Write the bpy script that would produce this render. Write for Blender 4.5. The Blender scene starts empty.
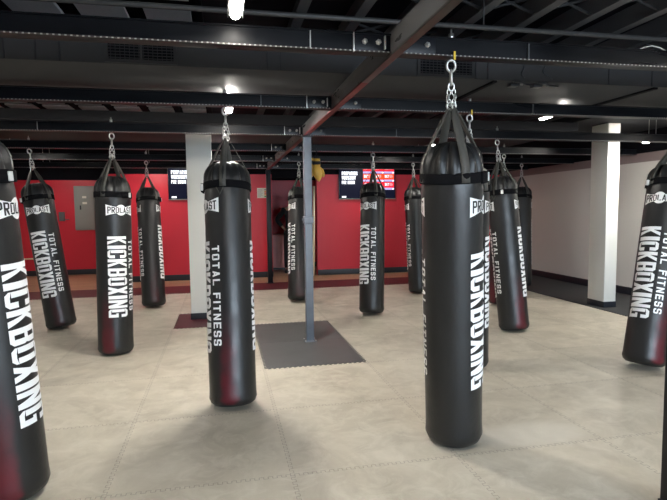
import bpy, bmesh, math, random
from mathutils import Vector, Matrix, noise
random.seed(7)
PI = math.pi
scn = bpy.context.scene
COL = scn.collection

# ------------------------------------------------------------------ materials
def new_mat(name):
    m = bpy.data.materials.new(name); m.use_nodes = True
    nt = m.node_tree
    return m, nt, nt.nodes['Principled BSDF']

def mat(name, col, rough=0.5, metal=0.0, bump=0.0, bscale=60.0, var=0.0, vscale=3.0, spec=0.5, rvar=0.0, stretch=None):
    m, nt, b = new_mat(name)
    b.inputs['Base Color'].default_value = (*col, 1)
    b.inputs['Roughness'].default_value = rough
    b.inputs['Metallic'].default_value = metal
    b.inputs['Specular IOR Level'].default_value = spec
    tc = nt.nodes.new('ShaderNodeTexCoord'); src = tc.outputs['Object']
    if stretch:
        mp = nt.nodes.new('ShaderNodeMapping'); mp.inputs['Scale'].default_value = stretch
        nt.links.new(src, mp.inputs['Vector']); src = mp.outputs['Vector']
    if var > 0 or rvar > 0:
        n = nt.nodes.new('ShaderNodeTexNoise'); n.inputs['Scale'].default_value = vscale; n.inputs['Detail'].default_value = 6
        nt.links.new(src, n.inputs['Vector'])
        if var > 0:
            r = nt.nodes.new('ShaderNodeMix'); r.data_type = 'RGBA'
            r.inputs[6].default_value = (*[max(0, c * (1 - var)) for c in col], 1)
            r.inputs[7].default_value = (*[min(1, c * (1 + var)) for c in col], 1)
            nt.links.new(n.outputs['Fac'], r.inputs[0]); nt.links.new(r.outputs[2], b.inputs['Base Color'])
        if rvar > 0:
            mr = nt.nodes.new('ShaderNodeMapRange')
            mr.inputs['From Min'].default_value = 0.3; mr.inputs['From Max'].default_value = 0.7
            mr.inputs['To Min'].default_value = max(0.05, rough - rvar); mr.inputs['To Max'].default_value = min(1, rough + rvar)
            nt.links.new(n.outputs['Fac'], mr.inputs['Value']); nt.links.new(mr.outputs[0], b.inputs['Roughness'])
    if bump > 0:
        n2 = nt.nodes.new('ShaderNodeTexNoise'); n2.inputs['Scale'].default_value = bscale; n2.inputs['Detail'].default_value = 4
        bp = nt.nodes.new('ShaderNodeBump'); bp.inputs['Strength'].default_value = bump; bp.inputs['Distance'].default_value = 0.01
        nt.links.new(src, n2.inputs['Vector']); nt.links.new(n2.outputs['Fac'], bp.inputs['Height'])
        nt.links.new(bp.outputs['Normal'], b.inputs['Normal'])
    return m

def emit_mat(name, col, strength):
    m, nt, b = new_mat(name)
    b.inputs['Base Color'].default_value = (*[c * .3 for c in col], 1); b.inputs['Specular IOR Level'].default_value = 0.1
    b.inputs['Emission Color'].default_value = (*col, 1)
    b.inputs['Emission Strength'].default_value = strength
    return m

M = {}
M['leather'] = mat('black_vinyl', (0.0105, 0.0108, 0.0112), 0.41, bump=0.12, bscale=35, rvar=0.07, vscale=9, spec=0.5)
def add_red_streaks(m):  # red streak growing stronger towards the bottom, angle set per bag
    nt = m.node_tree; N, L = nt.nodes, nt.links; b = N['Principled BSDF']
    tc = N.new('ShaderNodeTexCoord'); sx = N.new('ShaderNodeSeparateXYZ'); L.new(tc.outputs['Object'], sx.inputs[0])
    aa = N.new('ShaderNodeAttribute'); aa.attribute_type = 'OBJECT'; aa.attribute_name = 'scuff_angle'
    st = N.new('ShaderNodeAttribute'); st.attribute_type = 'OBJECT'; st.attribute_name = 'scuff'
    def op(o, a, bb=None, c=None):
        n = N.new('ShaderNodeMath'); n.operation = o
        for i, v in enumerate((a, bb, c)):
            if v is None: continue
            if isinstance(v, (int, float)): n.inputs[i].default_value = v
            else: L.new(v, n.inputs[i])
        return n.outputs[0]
    # distance along the girth from the streak's centre line: 1 - cos(angle difference)
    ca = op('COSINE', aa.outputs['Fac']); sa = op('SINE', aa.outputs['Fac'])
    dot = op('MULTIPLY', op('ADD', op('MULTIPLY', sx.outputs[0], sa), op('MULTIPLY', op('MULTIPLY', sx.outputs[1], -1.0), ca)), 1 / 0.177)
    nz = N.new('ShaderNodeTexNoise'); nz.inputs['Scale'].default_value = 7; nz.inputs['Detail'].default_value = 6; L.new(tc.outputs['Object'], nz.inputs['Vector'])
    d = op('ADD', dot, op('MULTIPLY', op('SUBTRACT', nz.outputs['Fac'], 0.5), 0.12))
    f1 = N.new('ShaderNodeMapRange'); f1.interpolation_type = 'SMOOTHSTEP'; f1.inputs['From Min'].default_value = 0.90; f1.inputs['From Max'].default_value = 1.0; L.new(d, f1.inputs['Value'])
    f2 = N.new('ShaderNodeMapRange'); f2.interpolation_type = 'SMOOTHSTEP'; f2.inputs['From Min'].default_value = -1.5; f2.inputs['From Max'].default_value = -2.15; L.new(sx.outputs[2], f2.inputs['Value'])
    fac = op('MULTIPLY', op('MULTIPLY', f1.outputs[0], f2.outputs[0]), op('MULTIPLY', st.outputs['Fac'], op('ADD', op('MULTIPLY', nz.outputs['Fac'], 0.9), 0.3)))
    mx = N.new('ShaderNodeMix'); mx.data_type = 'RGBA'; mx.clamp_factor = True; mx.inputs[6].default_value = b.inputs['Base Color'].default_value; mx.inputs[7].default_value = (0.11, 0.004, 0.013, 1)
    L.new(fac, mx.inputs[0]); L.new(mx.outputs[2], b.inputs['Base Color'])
add_red_streaks(M['leather'])
M['strap'] = mat('black_webbing', (0.055, 0.053, 0.046), 0.6, bump=0.2, bscale=200)
M['velcro'] = mat('black_velcro', (0.004, 0.004, 0.005), 0.95, bump=0.4, bscale=300, spec=0.15)
M['white_print'] = mat('white_print', (0.90, 0.90, 0.89), 0.5)
M['black_print'] = mat('black_print', (0.01, 0.01, 0.01), 0.5)
M['chrome'] = mat('zinc_steel', (0.62, 0.62, 0.60), 0.32, metal=0.85)
M['tagwhite'] = mat('white_webbing_tab', (0.6, 0.6, 0.58), 0.6)
M['yellow'] = mat('yellow_tag', (0.75, 0.5, 0.03), 0.5)
M['steel_black'] = mat('black_painted_steel', (0.0025, 0.003, 0.0045), 0.37, var=0.5, vscale=4, rvar=0.10, bump=0.02, bscale=20, spec=0.17, stretch=(0.5, 3, 3))
M['steel_grey'] = mat('grey_mill_steel', (0.12, 0.122, 0.127), 0.36, metal=0.15, var=0.6, vscale=5, rvar=0.12, stretch=(3, 0.6, 3))
M['brown_steel'] = mat('brown_grey_steel', (0.045, 0.036, 0.031), 0.4, metal=0.2, var=0.5, vscale=6)
M['red_primer'] = mat('red_primer_steel', (0.15, 0.012, 0.016), 0.42, var=0.35, vscale=6)
M['post_blue'] = mat('blue_grey_painted_steel', (0.11, 0.13, 0.16), 0.42, var=0.3, vscale=8, rvar=0.1)
M['post_black'] = mat('dark_painted_post', (0.006, 0.007, 0.010), 0.35, spec=0.3)
M['bolt'] = mat('bright_bolt', (0.62, 0.61, 0.58), 0.35, metal=0.7)
M['duct'] = mat('dark_grey_painted_duct', (0.036, 0.037, 0.040), 0.62, spec=0.15, var=0.12, vscale=2)
M['duct_under'] = mat('charcoal_painted_soffit', (0.028, 0.029, 0.033), 0.62, spec=0.1, var=0.12, vscale=2)
M['black_matte'] = mat('black_matte_paint', (0.006, 0.006, 0.008), 0.8, spec=0.08)
M['grille'] = mat('grille_paint', (0.03, 0.03, 0.034), 0.6, spec=0.15)
M['deck'] = mat('black_ceiling_deck', (0.012, 0.012, 0.017), 0.85, spec=0.1, var=0.4, vscale=4)
M['joist'] = mat('painted_joist', (0.12, 0.12, 0.125), 0.6, var=0.15, vscale=4)
M['panel'] = mat('grey_mineral_board', (0.66, 0.66, 0.66), 0.85, var=0.2, vscale=90, bump=0.2, bscale=120)
M['pipe'] = mat('painted_conduit', (0.05, 0.05, 0.052), 0.5)
M['red_wall'] = mat('red_wall_paint', (0.60, 0.018, 0.038), 0.42, var=0.05, vscale=1.5)
M['red_door'] = mat('faded_pink_panel', (0.85, 0.42, 0.40), 0.5, var=0.1, vscale=3)
M['white_wall'] = mat('white_wall_paint', (0.56, 0.545, 0.51), 0.6, var=0.04, vscale=1.2)
M['mauve'] = mat('mauve_grey_paint', (0.22, 0.175, 0.17), 0.6, var=0.1, vscale=2)  # shade along the top of the white wall, put into the band's colour
M['column'] = mat('white_column_paint', (0.73, 0.735, 0.69), 0.5, bump=0.08, bscale=50)
M['base_black'] = mat('black_rubber_base', (0.014, 0.017, 0.024), 0.4)
M['rubber'] = mat('black_speckled_rubber', (0.03, 0.031, 0.034), 0.65, var=0.5, vscale=120)
M['maroon'] = mat('maroon_foam', (0.085, 0.013, 0.02), 0.5, var=0.4, vscale=5)
M['grey_foam'] = mat('grey_foam', (0.085, 0.087, 0.088), 0.42, var=0.18, vscale=4, bump=0.1, bscale=80)
M['tv_frame'] = mat('black_gloss_plastic', (0.01, 0.01, 0.012), 0.25)
M['glove'] = mat('gold_leather', (0.62, 0.36, 0.06), 0.38, bump=0.1, bscale=40)
M['wood_stick'] = mat('pale_timber', (0.85, 0.72, 0.48), 0.5)
M['panel_grey'] = mat('grey_powder_coat', (0.25, 0.255, 0.235), 0.5)
M['box_grey'] = mat('dark_grey_box', (0.10, 0.105, 0.11), 0.5)
M['paper'] = mat('poster_paper', (0.72, 0.68, 0.60), 0.7)
M['ink_red'] = mat('ink_red', (0.6, 0.06, 0.04), 0.7)
M['ink_green'] = mat('ink_green', (0.12, 0.4, 0.1), 0.7)
M['ink_orange'] = mat('ink_orange', (0.7, 0.3, 0.04), 0.7)
M['ink_grey'] = mat('ink_grey', (0.3, 0.3, 0.3), 0.7)
M['cloth_black'] = mat('black_cloth', (0.006, 0.006, 0.008), 0.85)
M['skin'] = mat('skin', (0.35, 0.19, 0.13), 0.55)
M['hair'] = mat('dark_hair', (0.02, 0.013, 0.01), 0.6)
M['lamp'] = emit_mat('led_tube_glow', (1.0, 0.95, 0.87), 135.0)
M['lamp_dim'] = emit_mat('dim_led_tube_glow', (1.0, 0.95, 0.87), 95.0)
M['lamp_bright'] = emit_mat('bright_led_tube_glow', (1.0, 0.95, 0.87), 760.0)
M['lamp_housing'] = mat('grey_lamp_housing', (0.12, 0.12, 0.12), 0.4)
M['scr_dark'] = emit_mat('screen_navy', (0.004, 0.005, 0.016), 1.0)
M['scr_white'] = emit_mat('screen_white', (0.9, 0.93, 1.0), 1.25)
M['scr_red'] = emit_mat('screen_red', (0.95, 0.02, 0.04), 1.1)
M['scr_orange'] = emit_mat('screen_orange', (1.0, 0.07, 0.02), 1.1)
M['scr_lilac'] = emit_mat('screen_lilac', (0.5, 0.42, 0.85), 0.9)
M['asphalt'] = mat('pavement', (0.28, 0.27, 0.26), 0.9, var=0.1)

# beige puzzle-mat floor: seams on a one-metre grid with interlocking teeth
def floor_material():
    m, nt, b = new_mat('beige_foam_mats'); N, L = nt.nodes, nt.links
    tc = N.new('ShaderNodeTexCoord'); sx = N.new('ShaderNodeSeparateXYZ'); L.new(tc.outputs['Object'], sx.inputs[0])
    def op(o, a, bb=None, c=None):
        n = N.new('ShaderNodeMath'); n.operation = o
        for i, v in enumerate((a, bb, c)):
            if v is None: continue
            if isinstance(v, (int, float)): n.inputs[i].default_value = v
            else: L.new(v, n.inputs[i])
        return n.outputs[0]
    def seam(u, off, v):
        fr = op('FRACT', op('ADD', op('MULTIPLY', v, 1 / 0.05), 100.0))
        tooth = op('SMOOTH_MIN', op('ABSOLUTE', op('SUBTRACT', fr, 0.5)), 0.5, 0.01)
        step = op('MULTIPLY', op('SUBTRACT', op('GREATER_THAN', tooth, 0.25), 0.5), 0.022)
        uu = op('ADD', op('ADD', u, 100 - off), step)
        d = op('ABSOLUTE', op('SUBTRACT', op('FRACT', op('ADD', uu, 0.5)), 0.5))
        line = op('LESS_THAN', d, 0.0022)
        e = op('ABSOLUTE', op('SUBTRACT', fr, 0.25)); e2 = op('ABSOLUTE', op('SUBTRACT', fr, 0.75))
        side = op('LESS_THAN', op('MINIMUM', e, e2), 0.045)
        d2 = op('ABSOLUTE', op('SUBTRACT', op('FRACT', op('ADD', op('ADD', u, 100 - off), 0.5)), 0.5))
        near = op('LESS_THAN', d2, 0.012)
        return op('MAXIMUM', line, op('MULTIPLY', side, near))
    s = op('MAXIMUM', seam(sx.outputs[0], 0.35, sx.outputs[1]), seam(sx.outputs[1], 0.84, sx.outputs[0]))
    n1 = N.new('ShaderNodeTexNoise'); n1.inputs['Scale'].default_value = 1.7; n1.inputs['Detail'].default_value = 9; n1.inputs['Roughness'].default_value = 0.62; n1.inputs['Distortion'].default_value = 0.9
    n2 = N.new('ShaderNodeTexNoise'); n2.inputs['Scale'].default_value = 5; n2.inputs['Detail'].default_value = 9; n2.inputs['Roughness'].default_value = 0.7; n2.inputs['Distortion'].default_value = 1.0
    for n in (n1, n2): L.new(tc.outputs['Object'], n.inputs['Vector'])
    cr = N.new('ShaderNodeValToRGB'); cr.color_ramp.elements[0].position = 0.3; cr.color_ramp.elements[1].position = 0.72
    cr.color_ramp.elements[0].color = (0.40, 0.362, 0.288, 1); cr.color_ramp.elements[1].color = (0.62, 0.57, 0.47, 1)
    L.new(n1.outputs['Fac'], cr.inputs[0])
    cr2 = N.new('ShaderNodeValToRGB'); cr2.color_ramp.elements[0].position = 0.46; cr2.color_ramp.elements[1].position = 0.66
    cr2.color_ramp.elements[0].color = (0, 0, 0, 1); cr2.color_ramp.elements[1].color = (0.5, 0.5, 0.5, 1)
    L.new(n2.outputs['Fac'], cr2.inputs[0])
    mx = N.new('ShaderNodeMix'); mx.data_type = 'RGBA'; mx.inputs[7].default_value = (0.68, 0.64, 0.55, 1)
    L.new(cr2.outputs[0], mx.inputs[0]); L.new(cr.outputs[0], mx.inputs[6])
    # per-tile tone
    fl = N.new('ShaderNodeCombineXYZ')
    L.new(op('FLOOR', op('SUBTRACT', sx.outputs[0], 0.35)), fl.inputs[0]); L.new(op('FLOOR', op('SUBTRACT', sx.outputs[1], 0.84)), fl.inputs[1])
    wn = N.new('ShaderNodeTexWhiteNoise'); L.new(fl.outputs[0], wn.inputs['Vector'])
    tone = op('ADD', op('MULTIPLY', wn.outputs['Value'], 0.12), 0.92)
    mt = N.new('ShaderNodeVectorMath'); mt.operation = 'SCALE'; L.new(mx.outputs[2], mt.inputs[0]); L.new(tone, mt.inputs['Scale'])
    # paler patch beside the nearest bag
    ex = op('MULTIPLY', op('SUBTRACT', sx.outputs[0], 1.95), 1 / 0.42); ey = op('MULTIPLY', op('SUBTRACT', sx.outputs[1], 3.02), 1 / 0.2)
    rr = op('ADD', op('ADD', op('MULTIPLY', ex, ex), op('MULTIPLY', ey, ey)), op('MULTIPLY', op('SUBTRACT', n2.outputs['Fac'], 0.5), 3.0))
    pm = N.new('ShaderNodeMapRange'); pm.interpolation_type = 'SMOOTHSTEP'; pm.inputs['From Min'].default_value = 1.3; pm.inputs['From Max'].default_value = 0.2; pm.inputs['To Max'].default_value = 0.35
    L.new(rr, pm.inputs['Value'])
    mp_ = N.new('ShaderNodeMix'); mp_.data_type = 'RGBA'; mp_.inputs[7].default_value = (0.78, 0.76, 0.70, 1)
    L.new(pm.outputs[0], mp_.inputs[0]); L.new(mt.outputs[0], mp_.inputs[6])
    ms = N.new('ShaderNodeMix'); ms.data_type = 'RGBA'; ms.inputs[7].default_value = (0.15, 0.13, 0.105, 1)
    L.new(op('MULTIPLY', s, 0.5), ms.inputs[0]); L.new(mp_.outputs[2], ms.inputs[6]); L.new(ms.outputs[2], b.inputs['Base Color'])
    mr = N.new('ShaderNodeMapRange'); mr.inputs['To Min'].default_value = 0.38; mr.inputs['To Max'].default_value = 0.6
    L.new(n2.outputs['Fac'], mr.inputs['Value']); L.new(mr.outputs[0], b.inputs['Roughness'])
    bp = N.new('ShaderNodeBump'); bp.inputs['Strength'].default_value = 0.15; bp.inputs['Distance'].default_value = 0.006
    L.new(op('SUBTRACT', n2.outputs['Fac'], op('MULTIPLY', s, 0.6)), bp.inputs['Height']); L.new(bp.outputs['Normal'], b.inputs['Normal'])
    return m
M['floor'] = floor_material()

def wood_material():
    m, nt, b = new_mat('wood_planks'); N, L = nt.nodes, nt.links
    tc = N.new('ShaderNodeTexCoord')
    br = N.new('ShaderNodeTexBrick'); br.inputs['Scale'].default_value = 1.0
    br.inputs['Brick Width'].default_value = 1.1; br.inputs['Row Height'].default_value = 0.09; br.inputs['Mortar Size'].default_value = 0.002
    br.inputs['Color1'].default_value = (0.52, 0.34, 0.21, 1); br.inputs['Color2'].default_value = (0.42, 0.26, 0.15, 1); br.inputs['Mortar'].default_value = (0.08, 0.04, 0.02, 1)
    L.new(tc.outputs['Object'], br.inputs['Vector']); L.new(br.outputs['Color'], b.inputs['Base Color'])
    b.inputs['Roughness'].default_value = 0.35
    return m
M['wood'] = wood_material()

def lip_material():      # lip of the beams: bright flecks at an even pitch along X
    m, nt, b = new_mat('perforated_lip'); N, L = nt.nodes, nt.links
    tc = N.new('ShaderNodeTexCoord'); sx = N.new('ShaderNodeSeparateXYZ'); L.new(tc.outputs['Object'], sx.inputs[0])
    mu = N.new('ShaderNodeMath'); mu.operation = 'MULTIPLY'; mu.inputs[1].default_value = 1 / 0.026; L.new(sx.outputs[0], mu.inputs[0])
    ad = N.new('ShaderNodeMath'); ad.operation = 'ADD'; ad.inputs[1].default_value = 1000; L.new(mu.outputs[0], ad.inputs[0])
    fr = N.new('ShaderNodeMath'); fr.operation = 'FRACT'; L.new(ad.outputs[0], fr.inputs[0])
    lt = N.new('ShaderNodeMath'); lt.operation = 'LESS_THAN'; lt.inputs[1].default_value = 0.36; L.new(fr.outputs[0], lt.inputs[0])
    mx = N.new('ShaderNodeMix'); mx.data_type = 'RGBA'; mx.inputs[6].default_value = (0.03, 0.018, 0.018, 1); mx.inputs[7].default_value = (0.30, 0.29, 0.27, 1)
    L.new(lt.outputs[0], mx.inputs[0]); L.new(mx.outputs[2], b.inputs['Base Color'])
    b.inputs['Roughness'].default_value = 0.4
    return m
M['lip'] = lip_material()

# ------------------------------------------------------------------ mesh helpers
class MB:
    """collects geometry with material slots, then links it as one mesh object"""
    def __init__(s): s.v = []; s.f = []; s.mi = []; s.mats = []; s.sm = []
    def slot(s, m):
        if m not in s.mats: s.mats.append(m)
        return s.mats.index(m)
    def add(s, vs, fs, m, smooth=False, T=None):
        k = len(s.v); i = s.slot(m)
        for v in vs:
            v = Vector(v)
            s.v.append(T @ v if T else v)
        for f in fs: s.f.append([q + k for q in f]); s.mi.append(i); s.sm.append(smooth)
        return s
    def box(s, x0, x1, y0, y1, z0, z1, m, T=None, bev=0.0):
        if bev > 0:
            bm = bmesh.new(); bmesh.ops.create_cube(bm, size=1)
            for v in bm.verts: v.co = Vector(((x0 + x1) / 2 + v.co.x * (x1 - x0), (y0 + y1) / 2 + v.co.y * (y1 - y0), (z0 + z1) / 2 + v.co.z * (z1 - z0)))
            bmesh.ops.bevel(bm, geom=bm.edges[:], offset=bev, segments=2, affect='EDGES', profile=0.6)
            return s.frombm(bm, m, True, T)
        vs = [(x, y, z) for x in (x0, x1) for y in (y0, y1) for z in (z0, z1)]
        return s.add(vs, [(0, 1, 3, 2), (4, 6, 7, 5), (0, 4, 5, 1), (2, 3, 7, 6), (0, 2, 6, 4), (1, 5, 7, 3)], m, False, T)
    def frombm(s, bm, m, smooth=False, T=None):
        bm.verts.index_update()
        s.add([v.co.copy() for v in bm.verts], [[v.index for v in f.verts] for f in bm.faces], m, smooth, T); bm.free(); return s
    def tube(s, pts, r, m, n=10, closed=False, flat=None, caps=True):
        pts = [Vector(p) for p in pts]; k = len(pts); rings = []
        up = None
        for i, p in enumerate(pts):
            a = pts[(i - 1) % k] if (closed or i > 0) else p; b = pts[(i + 1) % k] if (closed or i < k - 1) else p
            t = (b - a).normalized()
            if up is None: up = t.orthogonal().normalized()
            up = (up - t * up.dot(t)).normalized(); side = t.cross(up)
            rr = r[i] if isinstance(r, (list, tuple)) else r
            rings.append([p + (up * math.cos(2 * PI * j / n) + side * math.sin(2 * PI * j / n)) * rr for j in range(n)])
        vs = [v for q in rings for v in q]; fs = []
        for i in range(k if closed else k - 1):
            i2 = (i + 1) % k
            for j in range(n): fs.append((i * n + j, i * n + (j + 1) % n, i2 * n + (j + 1) % n, i2 * n + j))
        if not closed and caps: fs.append(list(range(n))[::-1]); fs.append([(k - 1) * n + j for j in range(n)])
        return s.add(vs, fs, m, True)
    def lathe(s, prof, m, n=48, disp=None, T=None):
        vs = []; fs = []
        for i, (r, z) in enumerate(prof):
            for j in range(n):
                a = 2 * PI * j / n; rr, zz = (r, z) if disp is None else disp(r, z, a)
                vs.append((rr * math.sin(a), -rr * math.cos(a), zz))
        for i in range(len(prof) - 1):
            for j in range(n): fs.append((i * n + j, i * n + (j + 1) % n, (i + 1) * n + (j + 1) % n, (i + 1) * n + j))
        return s.add(vs, fs, m, True, T)
    def build(s, name, parent=None, mats=None):
        me = bpy.data.meshes.new(name)
        me.from_pydata([tuple(v) for v in s.v], [], s.f)
        for m in s.mats: me.materials.append(m)
        me.polygons.foreach_set('material_index', s.mi); me.polygons.foreach_set('use_smooth', s.sm)
        me.update()
        bm = bmesh.new(); bm.from_mesh(me); bmesh.ops.recalc_face_normals(bm, faces=bm.faces[:]); bm.to_mesh(me); bm.free()
        o = bpy.data.objects.new(name, me); COL.objects.link(o)
        if parent: o.parent = parent
        return o

def tag(o, label=None, cat=None, group=None, kind=None):
    if label: o['label'] = label
    if cat: o['category'] = cat
    if group: o['group'] = group
    if kind: o['kind'] = kind
    return o
def empty(name, loc=(0, 0, 0), rz=0):
    o = bpy.data.objects.new(name, None); COL.objects.link(o); o.location = loc; o.rotation_euler = (0, 0, rz); o.empty_display_size = 0.1
    return o
def struct(mb, name, label=None, parent=None):
    o = mb.build(name, parent)
    if parent is None: o['kind'] = 'structure'
    if label: o['label'] = label
    return o

# ------------------------------------------------------------------ block lettering
def glyph(ch, t=0.34, h=0.15):
    """convex polygons on a 1 x 1 box; t = width of uprights, h = height of horizontals"""
    R = lambda x0, y0, x1, y1: [(x0, y0), (x1, y0), (x1, y1), (x0, y1)]
    c = 0.10; k = 0.2
    A = 1 - t
    TL = [(0, 1 - c), (0, 1 - h - .04), (t, 1 - h), (t, 1), (k, 1)]
    TR = [(1, 1 - c), (1, 1 - h - .04), (A, 1 - h), (A, 1), (1 - k, 1)]
    BL = [(0, c), (0, h + .04), (t, h), (t, 0), (k, 0)]
    BR = [(1, c), (1, h + .04), (A, h), (A, 0), (1 - k, 0)]
    mid = .5
    if ch == 'I': return [R(.0, 0, 1, 1)]
    if ch == 'O': return [TL, TR, BL, BR, R(0, h + .04, t, 1 - h - .04), R(A, h + .04, 1, 1 - h - .04), R(t, 1 - h, A, 1), R(t, 0, A, h)]
    if ch == 'C': return [TL, TR, BL, BR, R(0, h + .04, t, 1 - h - .04), R(t, 1 - h, A, 1), R(t, 0, A, h), R(A, .63, 1, 1 - h), R(A, h, 1, .37)]
    if ch == 'G': return [TL, TR, BL, R(A, 0, 1, .5), R(0, h + .04, t, 1 - h - .04), R(t, 1 - h, A, 1), R(t, 0, A, h), R(A, .65, 1, 1 - h), R(.5, .38, A, .5)]
    if ch == 'B': return [R(0, 0, t, 1), R(t, 1 - h, A, 1), TR, R(A, .58, 1, 1 - h), [(A, .5 - h / 2), (1 - .06, .5), (1, .58), (A, .58)], [(A, .42), (1, .42), (1 - .06, .5), (A, .5 + h / 2)], R(t, .5 - h / 2, A, .5 + h / 2), R(A, h, 1, .42), BR, R(t, 0, A, h)]
    if ch == 'X': return [[(0, 0), (t, 0), (1, 1), (A, 1)], [(A, 0), (1, 0), (t, 1), (0, 1)]]
    if ch == 'N': return [R(0, 0, t * .9, 1), R(1 - t * .9, 0, 1, 1), [(0, 1), (t * .9, 1), (1, 0), (1 - t * .9, 0)]]
    if ch == 'K': return [R(0, 0, t, 1), [(t * .8, .36), (t * .8, .62), (A, 1), (1, 1)], [(t * .9, .56), (t * 1.25, .66), (1, 0), (A - .02, 0)]]
    if ch == 'T': return [R(0, 1 - h, 1, 1), R(.5 - t / 2, 0, .5 + t / 2, 1 - h)]
    if ch == 'L': return [R(0, 0, t, 1), R(t, 0, 1, h)]
    if ch == 'F': return [R(0, 0, t, 1), R(t, 1 - h, 1, 1), R(t, .45, .85, .45 + h)]
    if ch == 'E': return [R(0, 0, t, 1), R(t, 1 - h, 1, 1), R(t, .5 - h / 2, .88, .5 + h / 2), R(t, 0, 1, h)]
    if ch == 'A': return [[(0, 0), (t, 0), (.5 + t / 2.2, 1), (.5 - t / 2.2, 1)], [(A, 0), (1, 0), (.5 + t / 2.2, 1), (.5 - t / 2.2, 1)], R(.24, .2, .76, .2 + h)]
    if ch == 'S': return [TL, TR, BL, BR, R(t, 1 - h, A, 1), R(t, 0, A, h), R(t, .5 - h / 2, A, .5 + h / 2), R(0, .5, t, 1 - h), R(A, h, 1, .5), [(t, .5 - h / 2), (t, .5 + h / 2), (0, .58), (0, .5)], [(A, .5 - h / 2), (A, .5 + h / 2), (1, .5), (1, .42)], R(A, .68, 1, .85), R(0, .15, t, .32)]
    if ch == 'P': return [R(0, 0, t, 1), R(t, 1 - h, A, 1), TR, R(A, .55, 1, 1 - h), R(t, .42, A, .42 + h), [(A, .42), (1, .52), (1, .6), (A, .6)]]
    if ch == 'R': return glyph('P', t, h) + [[(t, .42), (A, .5), (1, 0), (A, 0)]]
    if ch == 'W': return [[(0, 1), (t * .8, 1), (.36, 0), (.16, 0)], [(.16, 0), (.36, 0), (.6, .9), (.4, .9)], [(.64, 0), (.84, 0), (.6, .9), (.4, .9)], [(1, 1), (1 - t * .8, 1), (.64, 0), (.84, 0)]]
    if ch == 'U': return [BL, BR, R(0, h, t, 1), R(A, h, 1, 1), R(t, 0, A, h)]
    if ch == '1': return [R(.35, 0, .35 + t, 1)]
    return []
def text_polys(txt, adv, width, t=0.34, h=0.15, narrow=0.45):
    """polygons of a line of text, one unit tall, letters width wide; total length returned"""
    out = []; x = 0
    for ch in txt:
        w = width * (narrow if ch in 'I1' else 1.0)
        if ch == ' ': x += adv * .62; continue
        for p in glyph(ch, t, h): out.append([(x + q[0] * w, q[1]) for q in p])
        x += w + (adv - width)
    return out, x - (adv - width)
def clip(poly, a, b):
    def cut(P, x, keep):
        o = []
        for i in range(len(P)):
            p, q = P[i], P[(i + 1) % len(P)]
            ip, iq = (p[0] >= x) == keep, (q[0] >= x) == keep
            if ip: o.append(p)
            if ip != iq:
                s = (x - p[0]) / (q[0] - p[0]); o.append((x, p[1] + s * (q[1] - p[1])))
        return o
    P = cut(poly, a, True)
    return cut(P, b, False) if len(P) > 2 else []
def wrap(mb, polys, R, m, surf):
    """polys in (arc metres to the viewer's right, z); wrapped on the bag at radius surf(angle, z) + R"""
    step = 0.012
    for P in polys:
        a = min(p[0] for p in P); b = max(p[0] for p in P); k0 = math.floor(a / step); k1 = math.ceil(b / step)
        for k in range(k0, k1):
            Q = clip(P, k * step, (k + 1) * step)
            if len(Q) < 3: continue
            vs = []
            for (u, z) in Q:
                an = u / BR; r = surf(an, z) + R
                vs.append((r * math.sin(an), -r * math.cos(an), z))
            mb.add(vs, [list(range(len(vs)))], m, True)

# ------------------------------------------------------------------ the punching bag
# local frame: origin at the eye under the beam, bag hangs down -Z, body measured from its bottom at z = -2.27
BR = 0.177
ZB = -2.27                 # bottom of the body
def zz(h): return ZB + h   # height above the bag's underside
def body_prof():
    P = [(0.0, 0.0), (0.10, 0.0), (0.145, 0.006), (0.168, 0.025), (0.180, 0.055), (BR, 0.10)]
    for i in range(1, 34): P.append((BR, 0.10 + i * 0.046))
    P += [(BR - .001, 1.645), (0.174, 1.68), (0.169, 1.71), (0.160, 1.742), (0.147, 1.771), (0.129, 1.797), (0.102, 1.818), (0.070, 1.831), (0.034, 1.837), (0.0, 1.839)]
    return P
def body_disp(seed):
    def f(r, h, a):
        if r < 0.001: return r, zz(h)
        k = max(0.0, min(1.0, (h - 1.60) / 0.15))                       # pleats gather towards the crown
        pl = 0.024 * k * (math.sin(11 * a + seed) * .6 + math.sin(17 * a + 2 * seed) * .5) * min(1, r / 0.1)
        w = max(0.0, 1 - abs(h - 1.35) / 0.45)                           # creases below the band
        cr = 0.0032 * w * noise.noise(Vector((math.sin(a) * 2.2, math.cos(a) * 2.2, h * 26 + seed * 9)))
        lo = 0.004 * noise.noise(Vector((math.sin(a) * 1.1 + seed, math.cos(a) * 1.1, h * 1.5)))
        bb = 0.0045 * math.exp(-((h - 1.63) / 0.03) ** 2)                # pinch under the band
        return r + pl + cr + lo * (1 if r > .15 else 0) - bb, zz(h)
    return f
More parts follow.
